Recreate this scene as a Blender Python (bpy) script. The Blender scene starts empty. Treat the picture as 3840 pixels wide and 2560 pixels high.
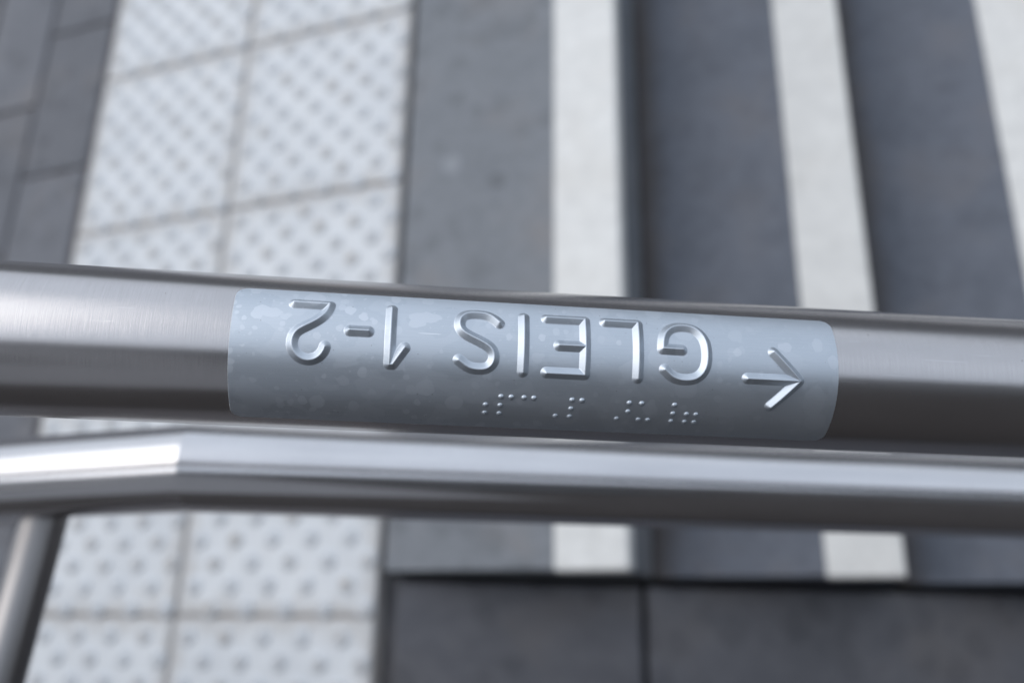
import bpy, bmesh, math, random
from mathutils import Matrix, Vector
import numpy as np
random.seed(7)
S = bpy.context.scene
COL = S.collection
rad = math.radians

# ---------------------------------------------------------------- camera
cam_d = bpy.data.cameras.new('camera'); cam = bpy.data.objects.new('camera', cam_d); COL.objects.link(cam)
S.camera = cam
cam_d.sensor_width = 36.0; cam_d.lens = 31.36
cam_d.clip_start = 0.01; cam_d.clip_end = 3000
R3 = Matrix(((0.94091696, 0.09631668, 0.32465115), (0.0148012, 0.94608518, -0.32357959), (-0.33831376, 0.30926675, 0.88876199)))
CAM = Vector((0.5427084, 0.0, 1.0141846))
cam.matrix_world = Matrix.Translation(CAM) @ R3.to_4x4()
cam_d.dof.use_dof = True
cam_d.dof.focus_distance = 0.246
cam_d.dof.aperture_fstop = 6.2
cam_d.dof.aperture_blades = 9

# ---------------------------------------------------------------- sky and sun (soft bright overcast)
SUN_EL, SUN_AZ = rad(60), rad(-62)      # azimuth from +Y towards +X
w = bpy.data.worlds.new('World'); S.world = w; w.use_nodes = True
nt = w.node_tree; bg = nt.nodes['Background']
sky = nt.nodes.new('ShaderNodeTexSky'); sky.sky_type = 'NISHITA'; sky.sun_disc = False
sky.sun_elevation = SUN_EL; sky.sun_rotation = SUN_AZ
sky.air_density = 1.0; sky.dust_density = 7.0; sky.ozone_density = 1.0
hs = nt.nodes.new('ShaderNodeHueSaturation'); hs.inputs['Saturation'].default_value = 1.0
nt.links.new(sky.outputs[0], hs.inputs['Color'])
tc = nt.nodes.new('ShaderNodeTexCoord'); cn = nt.nodes.new('ShaderNodeTexNoise')          # thin bright cloud cover
cn.inputs['Scale'].default_value = 2.2; cn.inputs['Detail'].default_value = 6; cn.inputs['Roughness'].default_value = .55
nt.links.new(tc.outputs['Generated'], cn.inputs['Vector'])
cr = nt.nodes.new('ShaderNodeMapRange'); cr.inputs['From Min'].default_value = .3; cr.inputs['From Max'].default_value = .7
cr.inputs['To Min'].default_value = .62; cr.inputs['To Max'].default_value = .95
nt.links.new(cn.outputs['Fac'], cr.inputs['Value'])
cm = nt.nodes.new('ShaderNodeMix'); cm.data_type = 'RGBA'; cm.inputs[7].default_value = (8.0, 8.9, 10.2, 1)
nt.links.new(cr.outputs[0], cm.inputs[0]); nt.links.new(hs.outputs[0], cm.inputs[6]); nt.links.new(cm.outputs[2], bg.inputs['Color'])
bg.inputs['Strength'].default_value = 0.09
sd = bpy.data.lights.new('sun', 'SUN'); sd.energy = 0.75; sd.angle = rad(64); sd.color = (1.0, 0.985, 0.97)
sun = bpy.data.objects.new('sun', sd); COL.objects.link(sun)
sdir = Vector((math.sin(SUN_AZ) * math.cos(SUN_EL), math.cos(SUN_AZ) * math.cos(SUN_EL), math.sin(SUN_EL)))
sun.rotation_euler = sdir.to_track_quat('Z', 'Y').to_euler()
sun.location = sdir * 20
S.view_settings.view_transform = 'Standard'; S.view_settings.look = 'None'; S.view_settings.gamma = 1.0
S.view_settings.exposure = 0.28
S.render.film_transparent = False

# ---------------------------------------------------------------- materials
class N:
    def __init__(s, name):
        s.m = bpy.data.materials.new(name); s.m.use_nodes = True; s.t = s.m.node_tree
        s.b = s.t.nodes['Principled BSDF']
    def n(s, typ, **kw):
        x = s.t.nodes.new('ShaderNode' + typ)
        for k, v in kw.items():
            if k[0] == '_': setattr(x, k[1:], v)
            else: x.inputs[k.replace('_', ' ')].default_value = v
        return x
    def l(s, a, b): s.t.links.new(a, b)
    def coord(s, kind='Object', scale=(1, 1, 1), rot=(0, 0, 0)):
        if kind == 'uv': c = s.n('UVMap').outputs[0]
        elif kind == 'world': c = s.n('NewGeometry').outputs['Position']
        else: c = s.n('TexCoord').outputs[kind]
        mp = s.n('Mapping'); mp.inputs['Scale'].default_value = scale; mp.inputs['Rotation'].default_value = rot
        s.l(c, mp.inputs[0]); return mp.outputs[0]
    def noise(s, vec, scale, detail=4, rough=.55, dist=0):
        x = s.n('TexNoise', Scale=scale, Detail=detail, Roughness=rough, Distortion=dist); s.l(vec, x.inputs['Vector']); return x.outputs['Fac']
    def ramp(s, fac, stops):
        r = s.n('ValToRGB'); e = r.color_ramp.elements
        while len(e) < len(stops): e.new(.5)
        for el, (p, c) in zip(e, stops):
            el.position = p; el.color = (c, c, c, 1) if isinstance(c, (int, float)) else (*c, 1)
        s.l(fac, r.inputs[0]); return r.outputs[0]
    def mix(s, fac, a, b, mode='MIX'):
        x = s.n('Mix', _data_type='RGBA', _blend_type=mode)
        for i, v in ((0, fac), (6, a), (7, b)):
            if hasattr(v, 'links') or isinstance(v, bpy.types.NodeSocket): s.l(v, x.inputs[i])
            else: x.inputs[i].default_value = v if i == 0 else (*v, 1)
        return x.outputs[2]
    def math(s, op, a, b=None, c=None):
        x = s.n('Math', _operation=op)
        for i, v in enumerate((a, b, c)):
            if v is None: continue
            if isinstance(v, bpy.types.NodeSocket): s.l(v, x.inputs[i])
            else: x.inputs[i].default_value = v
        return x.outputs[0]
    def bump(s, h, strength, dist):
        x = s.n('Bump', Strength=strength, Distance=dist); s.l(h, x.inputs['Height']); return x
    def out(s, col=None, rough=None, nrm=None, metal=None, spec=None):
        for k, v in (('Base Color', col), ('Roughness', rough), ('Normal', nrm), ('Metallic', metal), ('Specular IOR Level', spec)):
            if v is None: continue
            if isinstance(v, bpy.types.NodeSocket): s.l(v, s.b.inputs[k])
            elif isinstance(v, tuple): s.b.inputs[k].default_value = (*v, 1)
            else: s.b.inputs[k].default_value = v
        return s.m

def steel(name, rough, base, grind):
    """ground stainless tube; uv: x = mm along the tube, y = mm round it"""
    a = N(name)
    fine = a.noise(a.coord('uv', (6.0, .10, 1)), 1.0, 3, .6)
    cloud = a.noise(a.coord('uv', (.012, .05, 1)), 1.0, 4, .6)
    lines = a.noise(a.coord('uv', (.02, 3.2, 1)), 1.0, 3, .7)
    c0 = a.mix(a.ramp(cloud, [(.3, 0), (.7, 1)]), tuple(x * .90 for x in base), base)
    col = a.mix(a.ramp(fine, [(.35, 0), (.65, 1)]), a.mix(1.0, c0, (.94, .94, .94), 'MULTIPLY'), c0)
    # sparse specks and hairline scratches
    v = a.n('TexVoronoi', Scale=.16, Randomness=1.0); a.l(a.coord('uv'), v.inputs['Vector'])
    col = a.mix(a.ramp(v.outputs['Distance'], [(.0, 1), (.02, .9), (.035, 0)]), col, (.16, .14, .12))
    scr = a.ramp(a.noise(a.coord('uv', (.03, 1.6, 1), (0, 0, .12)), 1.3, 2, .5), [(.70, 0), (.73, 1)])
    col = a.mix(a.math('MULTIPLY', scr, .25), col, (.85, .85, .85))
    r = a.math('MULTIPLY_ADD', cloud, .12, rough - .05)
    h = a.math('ADD', a.math('MULTIPLY', fine, 1.0), a.math('MULTIPLY', lines, .25))
    return a.out(col, r, a.bump(h, grind, .00006).outputs[0], 1.0)
STEEL = steel('brushed stainless steel', .22, (.62, .60, .60), .4)
DULL = steel('darkened steel', .30, (.40, .385, .38), .4)  # darker copy of the steel; the arm's dark reflection is put into its colour
STEEL2 = steel('polished stainless steel', .17, (.76, .75, .76), .12)

MARKS = [(443.3, 4.8, 2.2, 1.4, .9), (446.0, 3.9, 2.8, 1.5, .9), (442.2, 3.4, 1.5, 1.7, .9), (466.0, 6.0, 1.5, 1.5, 1), (469.7, 4.2, 1.35, 1.35, 1), (448.9, .9, .8, .85, .8), (439.0, 1.9, .6, .6, .9),
 (437.0, 3.5, .66, .56, .9), (437.3, 5.3, .8, .55, .8), (440.9, 11.0, 1.5, 1.0, .6), (464.4, 9.1, 1.2, .95, .7), (485.9, 5.0, 4.6, 1.7, .8), (483.7, 3.0, 2.3, 1.3, .8), (472.7, 2.7, .9, .8, .8), (441.1, -2.2, .55, .5, .6),
 (483.1, -15.4, 1.7, 1.5, .6), (458.6, -20.3, 2.2, 2.3, .6), (468.1, -21.3, 1.5, 1.9, .6), (465.3, -13.6, 1.7, 1.4, .45), (500.4, -14.9, 4.2, 4.0, .3), (449.0, -21.9, 1.05, 1.2, .5), (508.5, .6, .85, 1.1, .8), (486.5, 10.6, 2.0, 1.2, .6),
 (438.5, -24.2, 2.6, 1.8, .5), (487.3, .2, 3.24, .14, 2.2), (439.8, -15.1, 1.0, 1.9, .4), (585.5, 1.8, 2.2, 1.4, .8), (595.2, 3.1, 1.6, 2.3, .6), (571.8, -.4, 1.2, 1.1, .9), (538.5, .5, .85, .8, .9), (517.5, .9, 1.0, 1.0, .9),
 (594.4, -13.3, 3.4, 4.7, .3), (599.1, -1.9, 1.5, 2.1, .6), (525.6, -21.1, 3.6, 4.3, .3)]
def plate_mat():
    a = N('matt aluminium plate')
    uv = a.coord('uv')
    wob = a.noise(a.coord('uv', (.25, .25, 1)), 1.0, 2, .5)
    wv = a.n('VectorMath', _operation='ADD'); a.l(uv, wv.inputs[0])
    nc = a.n('TexNoise', Scale=.35, Detail=2.0); a.l(uv, nc.inputs['Vector'])
    sc = a.n('VectorMath', _operation='SCALE', Scale=1.6); a.l(nc.outputs['Color'], sc.inputs[0]); a.l(sc.outputs[0], wv.inputs[1])
    def spots(scale, r, soft, seed):
        v = a.n('TexVoronoi', Scale=scale, Randomness=1.0)
        mp = a.n('Mapping'); mp.inputs['Location'].default_value = (seed, seed * 1.7, 0); a.l(wv.outputs[0], mp.inputs[0]); a.l(mp.outputs[0], v.inputs['Vector'])
        sep = a.n('SeparateColor'); a.l(v.outputs['Color'], sep.inputs[0])
        rr = a.math('MULTIPLY', a.math('MAXIMUM', a.math('SUBTRACT', sep.outputs[0], .35), 0.0), r)
        d = a.math('SUBTRACT', rr, v.outputs['Distance'])
        m = a.n('MapRange', _interpolation_type='SMOOTHSTEP'); m.inputs['From Min'].default_value = 0; m.inputs['From Max'].default_value = soft
        a.l(d, m.inputs['Value'])
        return m.outputs[0]
    s1 = spots(.13, .70, .02, 3.1); s2 = spots(.33, .65, .03, 11.0); s3 = spots(.8, .5, .08, 5.7)
    big = a.ramp(a.noise(a.coord('uv', (.09, .13, 1)), 1.0, 2, .5, .6), [(.50, 0), (.515, 1)])
    # stains are commoner on the left end of the sheet
    sepuv = a.n('SeparateXYZ'); a.l(uv, sepuv.inputs[0])
    dens = a.n('MapRange'); a.l(sepuv.outputs[0], dens.inputs['Value'])
    for k, v in (('From Min', 440), ('From Max', 590), ('To Min', .75), ('To Max', .3)): dens.inputs[k].default_value = v
    st = a.math('MAXIMUM', a.math('MAXIMUM', s1, s2), a.math('MULTIPLY', s3, .8))
    st = a.math('MULTIPLY', a.math('MAXIMUM', st, a.math('MULTIPLY', big, .42)), dens.outputs[0])
    # individual dried water marks: position and half size in mm on the sheet, strength
    wn = a.n('TexNoise', Scale=.55, Detail=2.0); a.l(uv, wn.inputs['Vector'])
    wv2 = a.n('VectorMath', _operation='MULTIPLY_ADD'); a.l(wn.outputs['Color'], wv2.inputs[0]); wv2.inputs[1].default_value = (1.5, 1.5, 0); a.l(uv, wv2.inputs[2])
    for (cx, cy, rx, ry, k) in MARKS:
        sb_ = a.n('VectorMath', _operation='SUBTRACT'); a.l(wv2.outputs[0] if rx < 3.2 or ry > 1 else uv, sb_.inputs[0]); sb_.inputs[1].default_value = (cx + (.75 if ry > .4 else 0), cy + (.75 if ry > .4 else 0), .0)
        ml = a.n('VectorMath', _operation='MULTIPLY'); a.l(sb_.outputs[0], ml.inputs[0]); ml.inputs[1].default_value = (1 / rx, 1 / ry, 0)
        ln = a.n('VectorMath', _operation='LENGTH'); a.l(ml.outputs[0], ln.inputs[0])
        g = a.n('MapRange', _interpolation_type='SMOOTHSTEP'); a.l(ln.outputs['Value'], g.inputs['Value'])
        for kk, v in (('From Min', .92), ('From Max', 1.0), ('To Min', k), ('To Max', 0)): g.inputs[kk].default_value = v
        st = a.math('MAXIMUM', st, g.outputs[0])
    brushed = a.noise(a.coord('uv', (.07, 5.0, 1)), 1.0, 4, .65)
    mott = a.noise(a.coord('uv', (.9, 1.6, 1)), 1.0, 4, .6)
    base = a.mix(a.ramp(brushed, [(.3, 0), (.7, 1)]), (.55, .605, .665), (.60, .655, .715))
    base = a.mix(a.ramp(mott, [(.35, .0), (.8, .12)]), base, (.66, .70, .77))
    col = a.mix(a.math('MULTIPLY', st, .52), base, (.80, .84, .90))
    speck = a.n('TexVoronoi', Scale=.55, Randomness=1.0); a.l(uv, speck.inputs['Vector'])
    sc2 = a.n('SeparateColor'); a.l(speck.outputs['Color'], sc2.inputs[0])
    dot = a.math('GREATER_THAN', a.math('MULTIPLY', a.math('GREATER_THAN', sc2.outputs[1], .8), .075), speck.outputs['Distance'])
    col = a.mix(a.math('MULTIPLY', dot, .55), col, (.18, .16, .15))
    sn = a.noise(a.coord('uv', (.045, 2.2, 1)), 1.7, 1, .4)
    scr = a.ramp(sn, [(.735, 0), (.75, 1)])
    col = a.mix(a.math('MULTIPLY', scr, .35), col, (.85, .87, .9))
    r = a.math('MULTIPLY_ADD', st, .08, .40)
    r = a.math('ADD', r, a.math('MULTIPLY', mott, .06))
    h = a.math('ADD', a.math('MULTIPLY', brushed, .5), a.math('MULTIPLY', mott, .5))
    return a.out(col, r, a.bump(h, .25, .00008).outputs[0], 0.88)
PLATE = plate_mat()

def stone(name, dark, light, scale=6, brown=None, rough=.75, speck=True, edge=False, grime=1.0):
    a = N(name)
    p = a.coord('world')
    n1 = a.noise(p, scale, 5, .6); n2 = a.noise(p, scale * 9, 4, .65); n3 = a.noise(p, 420, 2, .6)
    col = a.mix(a.ramp(n1, [(.33, 0), (.67, 1)]), dark, light)
    col = a.mix(a.ramp(n2, [(.35, 0), (.8, .5)]), col, tuple(min(1, x * 1.35) for x in light))
    if speck: col = a.mix(a.ramp(n3, [(.45, 0), (.7, .35)]), col, tuple(x * .6 for x in dark))
    if brown: col = a.mix(a.ramp(a.noise(p, scale * .8 + 1.3, 3, .6), [(.52, 0), (.72, .6)]), col, brown)
    for sc_, thr, tone, amt in ((9.0, .020, tuple(min(1, x * 1.7 + .02) for x in light), .35), (13.0, .018, tuple(x * .45 for x in dark), .45), (31.0, .03, tuple(x * .6 for x in dark), .3)):
        v = a.n('TexVoronoi', Scale=sc_, Randomness=1.0)       # trodden gum, drips and grit
        dn = a.n('TexNoise', Scale=70.0, Detail=2.0); a.l(p, dn.inputs['Vector'])
        dv = a.n('VectorMath', _operation='MULTIPLY_ADD'); a.l(dn.outputs['Color'], dv.inputs[0]); dv.inputs[1].default_value = (.012,) * 3; a.l(p, dv.inputs[2])
        a.l(dv.outputs[0], v.inputs['Vector'])
        sp = a.n('SeparateColor'); a.l(v.outputs['Color'], sp.inputs[0])
        rr = a.math('MULTIPLY', a.math('GREATER_THAN', sp.outputs[0], .72), a.math('MULTIPLY_ADD', sp.outputs[1], thr * sc_ * .6, thr * sc_ * .35))
        g_ = a.n('MapRange', _interpolation_type='SMOOTHSTEP'); a.l(a.math('SUBTRACT', rr, v.outputs['Distance']), g_.inputs['Value'])
        g_.inputs['From Min'].default_value = 0; g_.inputs['From Max'].default_value = .06; g_.inputs['To Max'].default_value = amt * grime
        col = a.mix(g_.outputs[0], col, tone)
    oi = a.n('ObjectInfo')
    hv = a.n('HueSaturation'); hv.inputs['Value'].default_value = 1
    a.l(a.math('MULTIPLY_ADD', oi.outputs['Random'], .16, .92), hv.inputs['Value']); a.l(col, hv.inputs['Color'])
    if edge:   # browner and darker towards the inner corner of a step
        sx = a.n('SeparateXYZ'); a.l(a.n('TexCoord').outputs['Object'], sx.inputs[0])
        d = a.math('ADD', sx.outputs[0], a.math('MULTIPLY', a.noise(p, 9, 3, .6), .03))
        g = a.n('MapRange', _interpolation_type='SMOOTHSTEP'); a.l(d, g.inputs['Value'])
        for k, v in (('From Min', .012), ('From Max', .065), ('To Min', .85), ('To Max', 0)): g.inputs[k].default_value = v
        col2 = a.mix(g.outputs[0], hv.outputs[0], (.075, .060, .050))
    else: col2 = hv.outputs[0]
    return a.out(col2, rough, a.bump(a.math('ADD', n2, n3), .25, .001).outputs[0])
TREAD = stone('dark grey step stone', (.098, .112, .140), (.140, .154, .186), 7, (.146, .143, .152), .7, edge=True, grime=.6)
EDGE = stone('grey landing stone', (.175, .19, .21), (.225, .24, .262), 6, (.23, .215, .21), .7)
COPE = stone('dark coping stone', (.074, .077, .090), (.115, .116, .129), 5, (.128, .118, .114), .6)
PAVE = stone('grey paver stone', (.118, .125, .142), (.156, .163, .182), 7, (.185, .175, .175), .75)
JOINT = stone('joint sand', (.10, .10, .11), (.14, .135, .14), 12, (.13, .105, .09), .95)
MORTAR = stone('pale joint mortar', (.30, .285, .275), (.40, .385, .375), 12, (.30, .25, .20), .95)
STRIPE = stone('pale step stripe', (.655, .655, .64), (.71, .71, .69), 5, (.66, .645, .61), .6, speck=False, grime=.2)
ASPH = stone('dark asphalt', (.045, .047, .052), (.07, .072, .078), 1.2, (.07, .062, .055), .9)

def tile_mat():
    a = N('white tactile concrete')
    p = a.coord('world')
    n1 = a.noise(p, 7, 4, .6); n2 = a.noise(p, 38, 4, .7)
    col = a.mix(a.ramp(n1, [(.35, 0), (.7, 1)]), (.64, .665, .69), (.735, .755, .77))
    o = a.n('TexCoord').outputs['Object']; sx = a.n('SeparateXYZ'); a.l(o, sx.inputs[0])
    ex = a.math('SUBTRACT', .15, a.math('ABSOLUTE', sx.outputs[0])); ey = a.math('SUBTRACT', .15, a.math('ABSOLUTE', sx.outputs[1]))
    e = a.math('MINIMUM', ex, ey)
    e = a.math('SUBTRACT', e, a.math('MULTIPLY', a.math('SUBTRACT', n2, .4), .05))
    g = a.n('MapRange', _interpolation_type='SMOOTHSTEP'); a.l(e, g.inputs['Value'])
    for k, v in (('From Min', .0), ('From Max', .028), ('To Min', .42), ('To Max', 0)): g.inputs[k].default_value = v
    col = a.mix(g.outputs[0], col, (.40, .365, .325))
    col = a.mix(a.ramp(n2, [(.55, 0), (.8, .3)]), col, (.48, .44, .39))
    return a.out(col, .75, a.bump(n2, .3, .002).outputs[0])
TILE = tile_mat()
def stud_mat():
    a = N('worn stud')
    oi = a.n('ObjectInfo'); r = oi.outputs['Random']
    p = a.coord('world'); n = a.noise(p, 60, 3, .6)
    o = a.n('TexCoord').outputs['Object']; ln = a.n('VectorMath', _operation='LENGTH'); a.l(o, ln.inputs[0])
    d = a.math('ADD', ln.outputs['Value'], a.math('MULTIPLY', a.math('SUBTRACT', n, .5), .012))
    f = a.n('MapRange', _interpolation_type='SMOOTHSTEP'); a.l(d, f.inputs['Value'])
    for k, v in (('From Min', .004), ('From Max', .0135), ('To Min', 1), ('To Max', 0)): f.inputs[k].default_value = v
    amt = a.math('MULTIPLY', f.outputs[0], a.math('MULTIPLY_ADD', r, .45, .36))
    dirt = a.mix(a.ramp(r, [(.3, 0), (.9, 1)]), (.35, .345, .35), (.38, .335, .285))
    col = a.mix(amt, (.66, .69, .72), dirt)
    return a.out(col, .8, a.bump(n, .3, .001).outputs[0])
STUD = stud_mat()
def plain(name, c, r, m=0):
    a = N(name); n = a.noise(a.coord('world'), 2.5, 5, .6)
    return a.out(a.mix(a.ramp(n, [(.3, 0), (.7, 1)]), tuple(x * .82 for x in c), c), r, None, m)
BRICK = plain('dark brick facade', (.095, .085, .080), .8)
GLASS = plain('dark window glass', (.02, .025, .03), .1)
CONC = plain('grey concrete wall', (.20, .20, .205), .85)

# ---------------------------------------------------------------- object helpers
def empty(name, loc=(0, 0, 0)):
    o = bpy.data.objects.new(name, None); COL.objects.link(o); o.location = loc; o.empty_display_size = .05; return o
def tag(o, label=None, cat=None, group=None, kind=None):
    for k, v in (('label', label), ('category', cat), ('group', group), ('kind', kind)):
        if v: o[k] = v
    return o
def wloc(o):
    v = Vector((0, 0, 0))
    while o is not None: v += o.location; o = o.parent
    return v
def link(name, me, mat, parent=None, loc=(0, 0, 0)):
    """loc is in world space; parents only ever translate"""
    o = bpy.data.objects.new(name, me); COL.objects.link(o)
    if mat and not me.materials: me.materials.append(mat)
    if parent is not None:
        o.parent = parent; o.location = Vector(loc) - wloc(parent)
    else: o.location = loc
    return o
def mesh(name, verts, faces, smooth=False, uvs=None, sharp=None):
    me = bpy.data.meshes.new(name); me.from_pydata([tuple(v) for v in verts], [], faces); me.update()
    if smooth: me.polygons.foreach_set('use_smooth', [True] * len(me.polygons))
    if uvs is not None:
        u = me.uv_layers.new(name='UVMap'); li = np.empty(len(me.loops), dtype=np.int32); me.loops.foreach_get('vertex_index', li)
        u.data.foreach_set('uv', np.asarray(uvs, dtype=np.float32)[li].ravel())
    return me
def box_me(name, x0, x1, y0, y1, z0, z1, bev=0.0, seg=2, wob=0.0):
    bm = bmesh.new(); bmesh.ops.create_cube(bm, size=1)
    for v in bm.verts:
        v.co = Vector(((x0 + x1) / 2 + v.co.x * (x1 - x0), (y0 + y1) / 2 + v.co.y * (y1 - y0), (z0 + z1) / 2 + v.co.z * (z1 - z0)))
    if bev: bmesh.ops.bevel(bm, geom=bm.edges[:], offset=bev, segments=seg, profile=.5, affect='EDGES')
    me = bpy.data.meshes.new(name); bm.to_mesh(me); bm.free(); return me
def prism_me(name, poly_xz, y0, y1, bev=0):
    bm = bmesh.new()
    a = [bm.verts.new((x, y0, z)) for x, z in poly_xz]; b = [bm.verts.new((x, y1, z)) for x, z in poly_xz]
    n = len(a); bm.faces.new(a); bm.faces.new(b[::-1])
    for i in range(n): bm.faces.new((a[i], b[i], b[(i + 1) % n], a[(i + 1) % n]))
    bmesh.ops.recalc_face_normals(bm, faces=bm.faces[:])
    if bev: bmesh.ops.bevel(bm, geom=bm.edges[:], offset=bev, segments=2, profile=.5, affect='EDGES')
    me = bpy.data.meshes.new(name); bm.to_mesh(me); bm.free(); return me

# ---------------------------------------------------------------- stairs
XS, WS, T, RI = .2278, .0862, .2952, .1471
X0, YE, YF = 0.0, .085, 2.9           # landing / tile edge, near side edge of the flight, far side
NST = 8
stairs = tag(empty('stairs', (0, YE, 0)), 'dark stone flight with pale stripes along the step edges', None, None, 'structure')
for i in range(NST):
    xa = .008 if i == 0 else XS + WS + T * (i - 1) + .001
    xb = XS + WS + T * i; z = -RI * i
    me = box_me('tread', 0, xb - xa, 0, YF - YE, -RI - .03 if i else -.2, 0, .003)
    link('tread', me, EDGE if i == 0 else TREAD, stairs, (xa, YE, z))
    sm = box_me('nosing_stripe', 0, WS + .003, 0, YF - YE - .006, -.030, .002, .0045, 3)
    link('nosing_stripe', sm, STRIPE, stairs, (XS + T * i, YE - .002, z))
# sloping stone string beside the steps, level with their inner corners
m = RI / T
SL = lambda x: -(x - .0295) * m if x > .0295 else 0.0
for a, b in ((.0212, .2965), (.3040, .884), (.8915, 1.475), (1.4825, 2.15)):
    za, zb = SL(a) - .014, SL(b) - .014
    me = prism_me('coping_slab', [(0, 0), (b - a, zb - za), (b - a, zb - za - .35), (0, -.35)], -1.2, 0, .003)
    link('coping_slab', me, COPE, stairs, (a, YE - .010, za))
link('coping_edge', box_me('coping_edge', -.0135, .0205, -1.2, 0, -.25, 0, .003), COPE, stairs, (0, YE - .0015, -.030))

# ---------------------------------------------------------------- landing with tactile field and pavers
landing = tag(empty('landing', (0, YE, 0)), 'upper landing paved with white studded tiles and grey pavers', None, None, 'structure')
link('joint_bed', box_me('joint_bed', -.602, -.001, -.355, 2.93, -.6, -.0045), MORTAR, landing)
link('paver_bed', box_me('paver_bed', -.602, -.001, -1.6, -.3555, -.6, -.0055), JOINT, landing)  # unseen dark bed in place of white tiles, added to darken rail reflections
link('paver_bed', box_me('paver_bed', -6.0, -.6025, -1.6, 2.93, -.6, -.0055), JOINT, landing)
TS, J0 = .2975, .0325
def stud_me():
    prof = [(.0125, -.001), (.0118, .0014), (.0098, .0036), (.0070, .0046), (0, .0049)]
    n = 16; vs = []; fs = []
    for r, z in prof[:-1]:
        for k in range(n): t = 2 * math.pi * k / n; vs.append((r * math.cos(t), r * math.sin(t), z))
    vs.append((0, 0, prof[-1][1]))
    for j in range(len(prof) - 2):
        for k in range(n): fs.append((j * n + k, j * n + (k + 1) % n, (j + 1) * n + (k + 1) % n, (j + 1) * n + k))
    b = (len(prof) - 2) * n
    for k in range(n): fs.append((b + k, b + (k + 1) % n, len(vs) - 1))
    return mesh('stud', vs, fs, True)
tile_me = box_me('tactile_tile', -.1468, .1468, -.1468, .1468, -.03, 0, .0025)
tile_me.materials.append(TILE)
SM = stud_me(); SM.materials.append(STUD)
rows = range(-1, 6)
for cx in (-.1495, -.4495):
    for r in rows:
        y = J0 + .3 * r + .15
        t = link('tactile_tile', tile_me, TILE, landing, (cx + random.uniform(-.0008, .0008), y, random.uniform(-.0006, .0006)))
        far = r in (-2, 5)
        vis = []
        for i in range(5):
            for j in range(5):
                vis.append((.15 - .0445 - .0575 * i, -.15 + .039 + .059 * j))
                vis.append((.15 - .0160 - .0575 * i, -.15 + .0095 + .059 * j))
        if far or (cx < -.3 and r in (4,)):
            # rows outside the picture: the studs joined
            vs, fs = [], []
            sv = [v.co.copy() for v in SM.vertices]; sf = [tuple(p.vertices) for p in SM.polygons]
            for (dx, dy) in vis:
                o = len(vs); vs += [(v.x + dx, v.y + dy, v.z) for v in sv]; fs += [tuple(q + o for q in f) for f in sf]
            so = link('studs', mesh('studs', vs, fs, True), STUD, t, wloc(t)); so['kind'] = 'stuff'
        else:
            for (dx, dy) in vis: link('stud', SM, STUD, t, wloc(t) + Vector((dx, dy, 0)))
pm = box_me('paver', -.0715, .0715, -.1465, .1465, -.04, 0, .004); pm.materials.append(PAVE)
for c in range(6):
    for r in range(-5, 9):
        y = .765 + .3 * r + .15 + (.15 if c % 2 else 0)
        if -1.4 < y < 2.8:
            link('paver', pm, PAVE, landing, (-.681 - .1505 * c, y, random.uniform(-.0012, .0006)))

# ---------------------------------------------------------------- the ground below and the place round about
gz = -RI * NST
g = link('ground', mesh('ground', [(-900, -900, gz), (900, -900, gz), (900, 900, gz), (-900, 900, gz)], [(0, 1, 2, 3)]), ASPH)
tag(g, 'dark asphalt ground at the foot of the stairs', None, None, 'structure')

# ---------------------------------------------------------------- handrail
UY, UZ, LY, LZ, RR = .0779764, 1.010350, .0830236, .7688741, .0212
SLP = .4637015
D = Vector((math.cos(SLP), 0, -math.sin(SLP))); U = Vector((math.sin(SLP), 0, math.cos(SLP))); YV = Vector((0, 1, 0))
rail = tag(empty('handrail', (.1465, -.16, -.2)), 'double stainless steel handrail running down beside the steps', 'handrail')
def bisect_tube(name, A, B, r, nA=None, nB=None, mat=STEEL, seg=96, step=.02, parent=rail, hollow=False):
    """tube from A to B whose ends are cut by planes with normals nA, nB"""
    d = (B - A).normalized(); u = YV if abs(d.y) < .9 else Vector((0, 0, 1)); vv = d.cross(u).normalized(); u = vv.cross(d)
    L = (B - A).length; n = max(1, int(L / step)); vs = []; uv = []
    for j in range(n + 1):
        s = L * j / n
        for k in range(seg + 1):
            t = 2 * math.pi * k / seg; q = u * math.cos(t) * r + vv * math.sin(t) * r
            p = A + d * s + q
            if j == 0 and nA is not None: p = p - d * ((p - A).dot(nA) / d.dot(nA))
            if j == n and nB is not None: p = p - d * ((p - B).dot(nB) / d.dot(nB))
            vs.append(p - A); uv.append((s * 1000 + A.x * 700, t * r * 1000))
    fs = [(j * (seg + 1) + k, j * (seg + 1) + k + 1, (j + 1) * (seg + 1) + k + 1, (j + 1) * (seg + 1) + k) for j in range(n) for k in range(seg)]
    me = mesh(name, vs, fs, True, uv)
    return link(name, me, mat, parent, A)
def rail_pair(name, Y, Z, kx, mat, xl, sl, RR=.0212):
    K = Vector((kx, Y, Z - kx * math.tan(SLP)))
    nb = (Vector((1, 0, 0)) + D).normalized()
    a = bisect_tube(name, Vector((xl, Y, K.z)), K, RR, None, nb, mat)
    b = bisect_tube(name, K, K + D * sl, RR, nb, None, mat)
    a['label'] = 'level stretch of tube along the landing'; b['label'] = 'stretch of tube sloping down with the steps'
    return K
KU = rail_pair('top_rail', UY, UZ, .292, STEEL, -.9, 2.3)
KL = rail_pair('lower_rail', LY, LZ, .2415, STEEL2, -.9, 2.3, .0224)
def simple_tube(name, pts, r, mat=STEEL2, seg=40):
    for A, B in zip(pts[:-1], pts[1:]): bisect_tube(name, Vector(A), Vector(B), r, None, None, mat, seg, .05)
ax, az = .1358, KL.z - .012
simple_tube('bracket_arm', [(ax, LY + .004, az), (ax - .030, -.16, az)], .0124, DULL)
simple_tube('post', [(ax - .03, -.16, -.15), (ax - .03, -.16, KU.z - .02)], .0212, STEEL)

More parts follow.
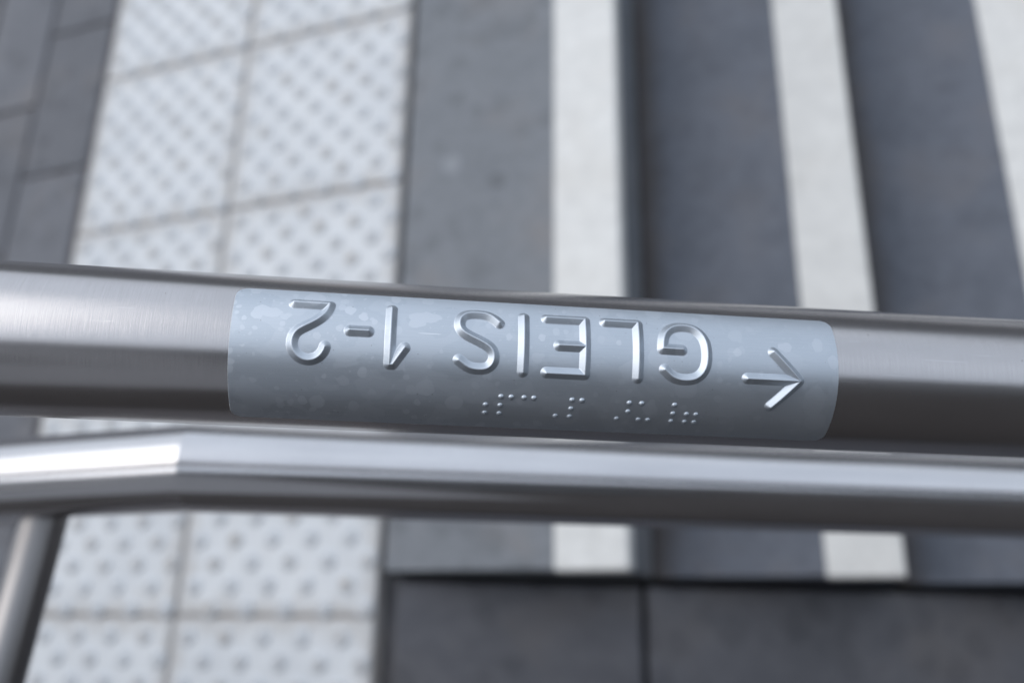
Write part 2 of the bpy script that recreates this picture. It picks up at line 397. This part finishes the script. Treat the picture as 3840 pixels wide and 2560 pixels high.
# ---------------------------------------------------------------- embossed plate wrapped over the top rail
A0 = Vector((0, UY, UZ)); RO, RI_ = .02185, .02128
def cyl(s_mm, arc_mm, r):
    t = arc_mm / 22.0
    return A0 + D * (s_mm / 1000) + (U * math.cos(t) + YV * math.sin(t)) * r
PC = cyl(518, -8, 0.0)
cam_d.dof.focus_distance = -(R3.transposed() @ (cyl(518, -6, RO + .0004) - CAM)).z   # focused on the raised writing
print('FOCUS', cam_d.dof.focus_distance)
sign = tag(empty('sign_plate', PC), 'grey embossed metal sign wrapped over the top rail with raised letters and braille', 'sign')
s0, s1, a0, a1, CR = 436.0, 600.6, -27.6, 12.0, 3.0
def plate_sheet():
    nj = 150; ni = 60; vs = []; uv = []
    tt = np.linspace(0, 1, nj + 1)
    # denser rows at both rims so the rounded corners are smooth
    arcs = a0 + (a1 - a0) * (0.5 - 0.5 * np.cos(np.pi * tt)) * .25 + (a1 - a0) * tt * .75
    arcs = np.sort(np.concatenate([arcs, [a0 + .05, a0 + .12, a1 - .05, a1 - .12], a0 + CR * (1 - np.cos(np.linspace(0, np.pi / 2, 14)[1:-1])), a1 - CR * (1 - np.cos(np.linspace(0, np.pi / 2, 14)[1:-1]))]))
    def xr(a):
        e = min(a - a0, a1 - a)
        ins = 0 if e >= CR else CR - math.sqrt(max(0, CR * CR - (CR - e) ** 2))
        return s0 + ins, s1 - ins
    rows = []
    for a in arcs:
        l, r = xr(a)
        xs_ = [l, l + .05, l + .12] + [l + .12 + (r - l - .24) * i / ni for i in range(1, ni)] + [r - .12, r - .05, r]
        rows.append([(x, a) for x in xs_])
    nr = len(rows)
    for row in rows:
        for (s, a) in row: vs.append(cyl(s, a, RO)); uv.append((s, a))
    W_ = len(rows[0])
    fs = [(j * W_ + i, j * W_ + i + 1, (j + 1) * W_ + i + 1, (j + 1) * W_ + i) for j in range(nr - 1) for i in range(W_ - 1)]
    rim = [i for i in range(W_)] + [j * W_ + W_ - 1 for j in range(1, nr)] + [(nr - 1) * W_ + i for i in range(W_ - 2, -1, -1)] + [j * W_ for j in range(nr - 2, 0, -1)]
    prev = rim
    cen = ((s0 + s1) / 2, (a0 + a1) / 2)
    for (out, r) in ((.05, RO + .00002), (.12, RO - .00003), (.20, RO - .00016), (.23, RI_)):
        cur = []
        for q in rim:
            s, a = uv[q]
            # outward direction in the sheet
            cx = min(max(s, s0 + CR), s1 - CR); cy = min(max(a, a0 + CR), a1 - CR)
            dx, dy = s - cx, a - cy; L = math.hypot(dx, dy) or 1
            s_, a_ = s + dx / L * out, a + dy / L * out
            vs.append(cyl(s_, a_, r)); uv.append((s_, a_)); cur.append(len(vs) - 1)
        n = len(rim)
        fs += [(prev[i], cur[i], cur[(i + 1) % n], prev[(i + 1) % n]) for i in range(n)]
        prev = cur
    return mesh('sheet', [v - PC for v in vs], fs, True, uv)
link('sheet', plate_sheet(), PLATE, sign, PC)

def beading():
    # the ragged bright burr where the sheet was cut, at its left end
    vs, fs = [], []
    for i in range(150):
        a = a0 + 2.6 + (a1 - a0 - 5.2) * i / 149
        c = cyl(s0 - .14 + random.uniform(-.03, .03), a, RO - .00002); q = random.uniform(.05, .10) / 1000
        o = len(vs)
        for d in (Vector((q, 0, 0)), Vector((-q, 0, 0)), Vector((0, q, 0)), Vector((0, -q, 0)), Vector((0, 0, q)), Vector((0, 0, -q))): vs.append(c + d - PC)
        fs += [tuple(o + k for k in f) for f in ((0, 2, 4), (2, 1, 4), (1, 3, 4), (3, 0, 4), (2, 0, 5), (1, 2, 5), (3, 1, 5), (0, 3, 5))]
    o = link('edge_burr', mesh('edge_burr', vs, fs, True), N('bright burr').out((.85, .87, .9), .3, None, .9), sign, PC); o['kind'] = 'stuff'
beading()

TR = {
'2': [[(451.43,7.13),(460.60,7.06)], 'C', [(460.60,7.06),(460.62,6.06),(460.25,4.87),(459.55,3.81),(458.45,2.67),(457.25,1.81),(455.89,.96),(454.52,.22),(453.31,-.43),(452.58,-1.12),(452.09,-1.95),(451.78,-2.93),(451.67,-4.03),(451.78,-5.12),(452.13,-6.04),(452.68,-6.86),(453.35,-7.53),(454.33,-8.18),(455.46,-8.48),(456.57,-8.46),(457.67,-8.17),(458.59,-7.66),(459.35,-6.93),(459.86,-6.12),(460.13,-5.33),(460.25,-4.70)]],
'-': [[(466.33,-.12),(471.25,-.12)]],
'1': [[(476.96,6.93),(477.12,-8.49),(477.89,-8.46),(480.89,-3.98)]],
'S': ['C', [(505.79,4.22),(504.92,5.18),(503.74,6.09),(502.56,6.68),(501.55,6.86),(499.53,6.88),(497.68,6.84),(496.67,6.52),(495.84,5.87),(495.27,4.95),(495.01,3.90),(495.07,2.81),(495.43,1.77),(496.12,1.03),(497.13,.40),(498.31,-.12),(499.66,-.72),(501.00,-1.31),(502.35,-1.98),(503.37,-2.58),(504.06,-3.28),(504.51,-4.22),(504.67,-5.17),(504.60,-6.13),(504.24,-7.10),(503.61,-7.84),(502.81,-8.36),(502.00,-8.66),(500.52,-8.73),(499.03,-8.65),(498.02,-8.42),(497.00,-7.86),(496.14,-7.16),(495.20,-6.50)]],
'I': [[(512.48,6.73),(512.45,-8.86)]],
'E': [[(518.71,6.66),(529.22,6.65),(529.16,-8.76),(518.77,-8.75)], [(522.03,-1.25),(529.19,-1.25)]],
'L': [[(534.82,6.54),(543.91,6.53),(543.80,-9.03)]],
'G': [[(556.01,-.70),(550.58,-.66)], 'C', [(550.58,-.66),(550.62,1.04),(550.82,2.55),(551.36,3.92),(552.37,5.13),(553.75,6.02),(555.07,6.38),(556.99,6.44),(558.67,6.34),(559.88,5.88),(561.03,4.95),(562.03,3.64),(562.73,2.24),(563.01,.45),(563.03,-1.60),(562.98,-3.60),(562.73,-4.99),(562.19,-6.39),(561.20,-7.60),(560.00,-8.44),(558.57,-8.90),(556.49,-8.97),(554.82,-8.84),(553.53,-8.35),(552.53,-7.60),(551.77,-6.90),(551.13,-6.32)]],
'arrow': [[(574.47,-7.62),(589.3,-7.64)], [(581.96,-.02),(589.3,-7.64),(581.88,-15.22)]],
}
def smooth(pts):
    p = np.array(pts); q = p.copy()
    for _ in range(2): q[1:-1] = .5 * q[1:-1] + .25 * (q[:-2] + q[2:])
    p = q; out = []
    e = np.vstack([2 * p[0] - p[1], p, 2 * p[-1] - p[-2]])
    for i in range(1, len(e) - 2):
        for t in np.linspace(0, 1, 5)[:-1]:
            a, b, c, d = e[i - 1], e[i], e[i + 1], e[i + 2]
            out.append(.5 * ((2 * b) + (-a + c) * t + (2 * a - 5 * b + 4 * c - d) * t * t + (-a + 3 * b - 3 * c + d) * t ** 3))
    out.append(p[-1]); return np.array(out)
HW, HT, CW = 1.55, 1.22, .13
def profile(d):
    raw = HT * (HW - np.maximum(d, 0)) / (HW - CW)
    k = .05
    h = raw; h = k * np.logaddexp(0, h / k) - k * np.logaddexp(0, -0.9 / k * 0 - 3.0) * 0      # soft foot
    top = HT; k2 = .025
    return -k2 * np.logaddexp(-top / k2, -h / k2)                                             # soft shoulder, flat crest
def letter(key, nm):
    strokes = []; curve = False
    for it in TR[key]:
        if isinstance(it, str): curve = True; continue
        strokes.append(smooth(it) if curve else np.array(it)); curve = False
    segs = np.vstack([np.hstack([s[:-1], s[1:]]) for s in strokes])
    lo = np.min(np.vstack(strokes), 0) - HW - .35; hi = np.max(np.vstack(strokes), 0) + HW + .35
    st = .11; nx, ny = int((hi[0] - lo[0]) / st) + 1, int((hi[1] - lo[1]) / st) + 1
    xs = lo[0] + np.arange(nx) * st; ys = lo[1] + np.arange(ny) * st
    X, Y = np.meshgrid(xs, ys); P = np.stack([X.ravel(), Y.ravel()], 1)
    dm = np.full(len(P), 1e9)
    for a0_, b0_, a1_, b1_ in segs:
        dx, dy = a1_ - a0_, b1_ - b0_; L2 = dx * dx + dy * dy or 1e-9
        t = np.clip(((P[:, 0] - a0_) * dx + (P[:, 1] - b0_) * dy) / L2, 0, 1)
        dm = np.minimum(dm, np.hypot(P[:, 0] - a0_ - t * dx, P[:, 1] - b0_ - t * dy))
    h = profile(dm); keep = h > .004
    h = h - .012
    K = keep.reshape(ny, nx)
    cell = K[:-1, :-1] & K[1:, :-1] & K[:-1, 1:] & K[1:, 1:]
    use = np.zeros((ny, nx), bool); use[:-1, :-1] |= cell; use[1:, :-1] |= cell; use[:-1, 1:] |= cell; use[1:, 1:] |= cell
    idx = -np.ones(ny * nx, int); u = np.flatnonzero(use.ravel()); idx[u] = np.arange(len(u))
    t = P[u, 1] / 22.0; r = RO + h[u] / 1000; s = P[u, 0] / 1000
    vv = np.array(A0)[None] + s[:, None] * np.array(D)[None] + (np.cos(t) * r)[:, None] * np.array(U)[None] + (np.sin(t) * r)[:, None] * np.array(YV)[None]
    jj, ii = np.nonzero(cell); q = jj * nx + ii
    F = np.stack([idx[q], idx[q + 1], idx[q + nx + 1], idx[q + nx]], 1)
    c = vv.mean(0)
    me = mesh(nm, (vv - c).tolist(), F.tolist(), True, P[u])
    return link(nm, me, PLATE, sign, tuple(c))
for k, nm, lb in (('arrow', 'raised_arrow', 'raised arrow'), ('G', 'raised_letter', 'raised letter G'), ('L', 'raised_letter', 'raised letter L'), ('E', 'raised_letter', 'raised letter E'),
              ('I', 'raised_letter', 'raised letter I'), ('S', 'raised_letter', 'raised letter S'), ('1', 'raised_digit', 'raised digit 1'), ('-', 'raised_dash', 'short raised dash'), ('2', 'raised_digit', 'raised digit 2')):
    letter(k, nm)['label'] = lb
BR = [(507.16,-16.17),(509.92,-16.17),(513.39,-16.17),(516.05,-16.17),(503.19,-18.88),(507.14,-18.88),(503.19,-21.61),(507.14,-21.61),(526.50,-16.22),(529.22,-16.22),(526.49,-18.95),(522.54,-21.63),(526.47,-21.65),
      (542.35,-16.31),(545.78,-16.31),(542.34,-19.06),(539.59,-21.69),(545.68,-21.67),(548.38,-21.67),(554.98,-16.33),(554.98,-19.07),(554.96,-21.73),(558.83,-19.09),(561.51,-19.07),(558.82,-21.76),(561.50,-21.76)]
def dot_me():
    n, m_ = 24, 9; rr, hh = .80, .52; vs, fs, uv = [], [], []
    for j in range(m_):
        d = rr * 1.12 * (1 - j / m_)
        x = min(d / rr, 1.3)
        h = hh * max(0, 1 - x * x) ** .75 if x < 1 else 0
        h = h + .03 * math.exp(-((x - 1) / .12) ** 2) - .012
        for k in range(n):
            t = 2 * math.pi * k / n; vs.append((d * math.cos(t) / 1000, d * math.sin(t) / 1000, h / 1000)); uv.append((d * math.cos(t), d * math.sin(t)))
    vs.append((0, 0, (hh - .012) / 1000)); uv.append((0, 0))
    for j in range(m_ - 1):
        for k in range(n): fs.append((j * n + k, j * n + (k + 1) % n, (j + 1) * n + (k + 1) % n, (j + 1) * n + k))
    b = (m_ - 1) * n
    for k in range(n): fs.append((b + k, b + (k + 1) % n, len(vs) - 1))
    # bend the foot to the tube: z follows -y^2/2R
    vs = [(x, y, z - y * y / (2 * RO)) for x, y, z in vs]
    return mesh('braille_dot', vs, fs, True, uv)
DM = dot_me()
for s, a in BR:
    p = cyl(s, a, RO); nrm = (p - cyl(s, a, 0)).normalized(); ty = nrm.cross(D).normalized()
    o = link('braille_dot', DM, PLATE, sign, p)
    o.rotation_euler = Matrix((D, ty, nrm)).transposed().to_euler()

# ---------------------------------------------------------------- far surroundings
def building(name, label, x0, x1, y0, y1, h, mat, wface, nx, nz):
    b = tag(empty(name, ((x0 + x1) / 2, (y0 + y1) / 2, gz)), label, 'building')
    link('wall', box_me('wall', x0, x1, y0, y1, gz, h), mat, b)
    link('roof', box_me('roof', x0 - .3, x1 + .3, y0 - .3, y1 + .3, h + .002, h + .4, .05), CONC, b)
    wy = y1 if wface > 0 else y0
    ww = (x1 - x0) / nx
    wm = box_me('window', -ww * .3, ww * .3, -.06, .06, -.75, .75, .03); wm.materials.append(GLASS)
    for i in range(nx):
        for k in range(nz):
            z = gz + 2.0 + k * 3.0
            if z < h - 1: link('window', wm, GLASS, b, (x0 + ww * (i + .5), wy + .03 * wface, z))
# unseen building added behind the viewer to darken the near side of tube reflections
FY, FH = -2.0, 5.6
FACADE = plain('pale render facade', (.42, .42, .43), .85)
sb = tag(empty('unseen_building', (2, -6, gz)), 'unseen grey building with a dark plinth, added for the tube reflections', 'building')
link('wall', box_me('wall', -9, 1.2, -10, FY, gz, FH), FACADE, sb)
link('dark_reflection_block', box_me('dark_reflection_block', 1.2, 14, -9.9, FY - .1, gz, FH - .1), BRICK, sb)  # added dark block, standing in for the viewer's dark reflection
link('plinth', box_me('plinth', -9.02, 14.02, -10.02, FY + .05, gz, 1.35, .01), BRICK, sb)
link('roof', box_me('roof', -9.4, 14.4, -10.4, FY + .35, FH + .002, FH + .30, .03), CONC, sb)
wm_ = box_me('window', -.8, .8, -.04, .04, -.6, .6, .02); wm_.materials.append(GLASS)
for i in range(7): link('window', wm_, GLASS, sb, (-7.4 + 3.3 * i, FY - (.09 if i > 2 else -.01), 3.4))
building('brick_house', 'low dark brick building across the far side of the stairs', -30, 30, 48, 60, 4.6, BRICK, -1, 10, 2)
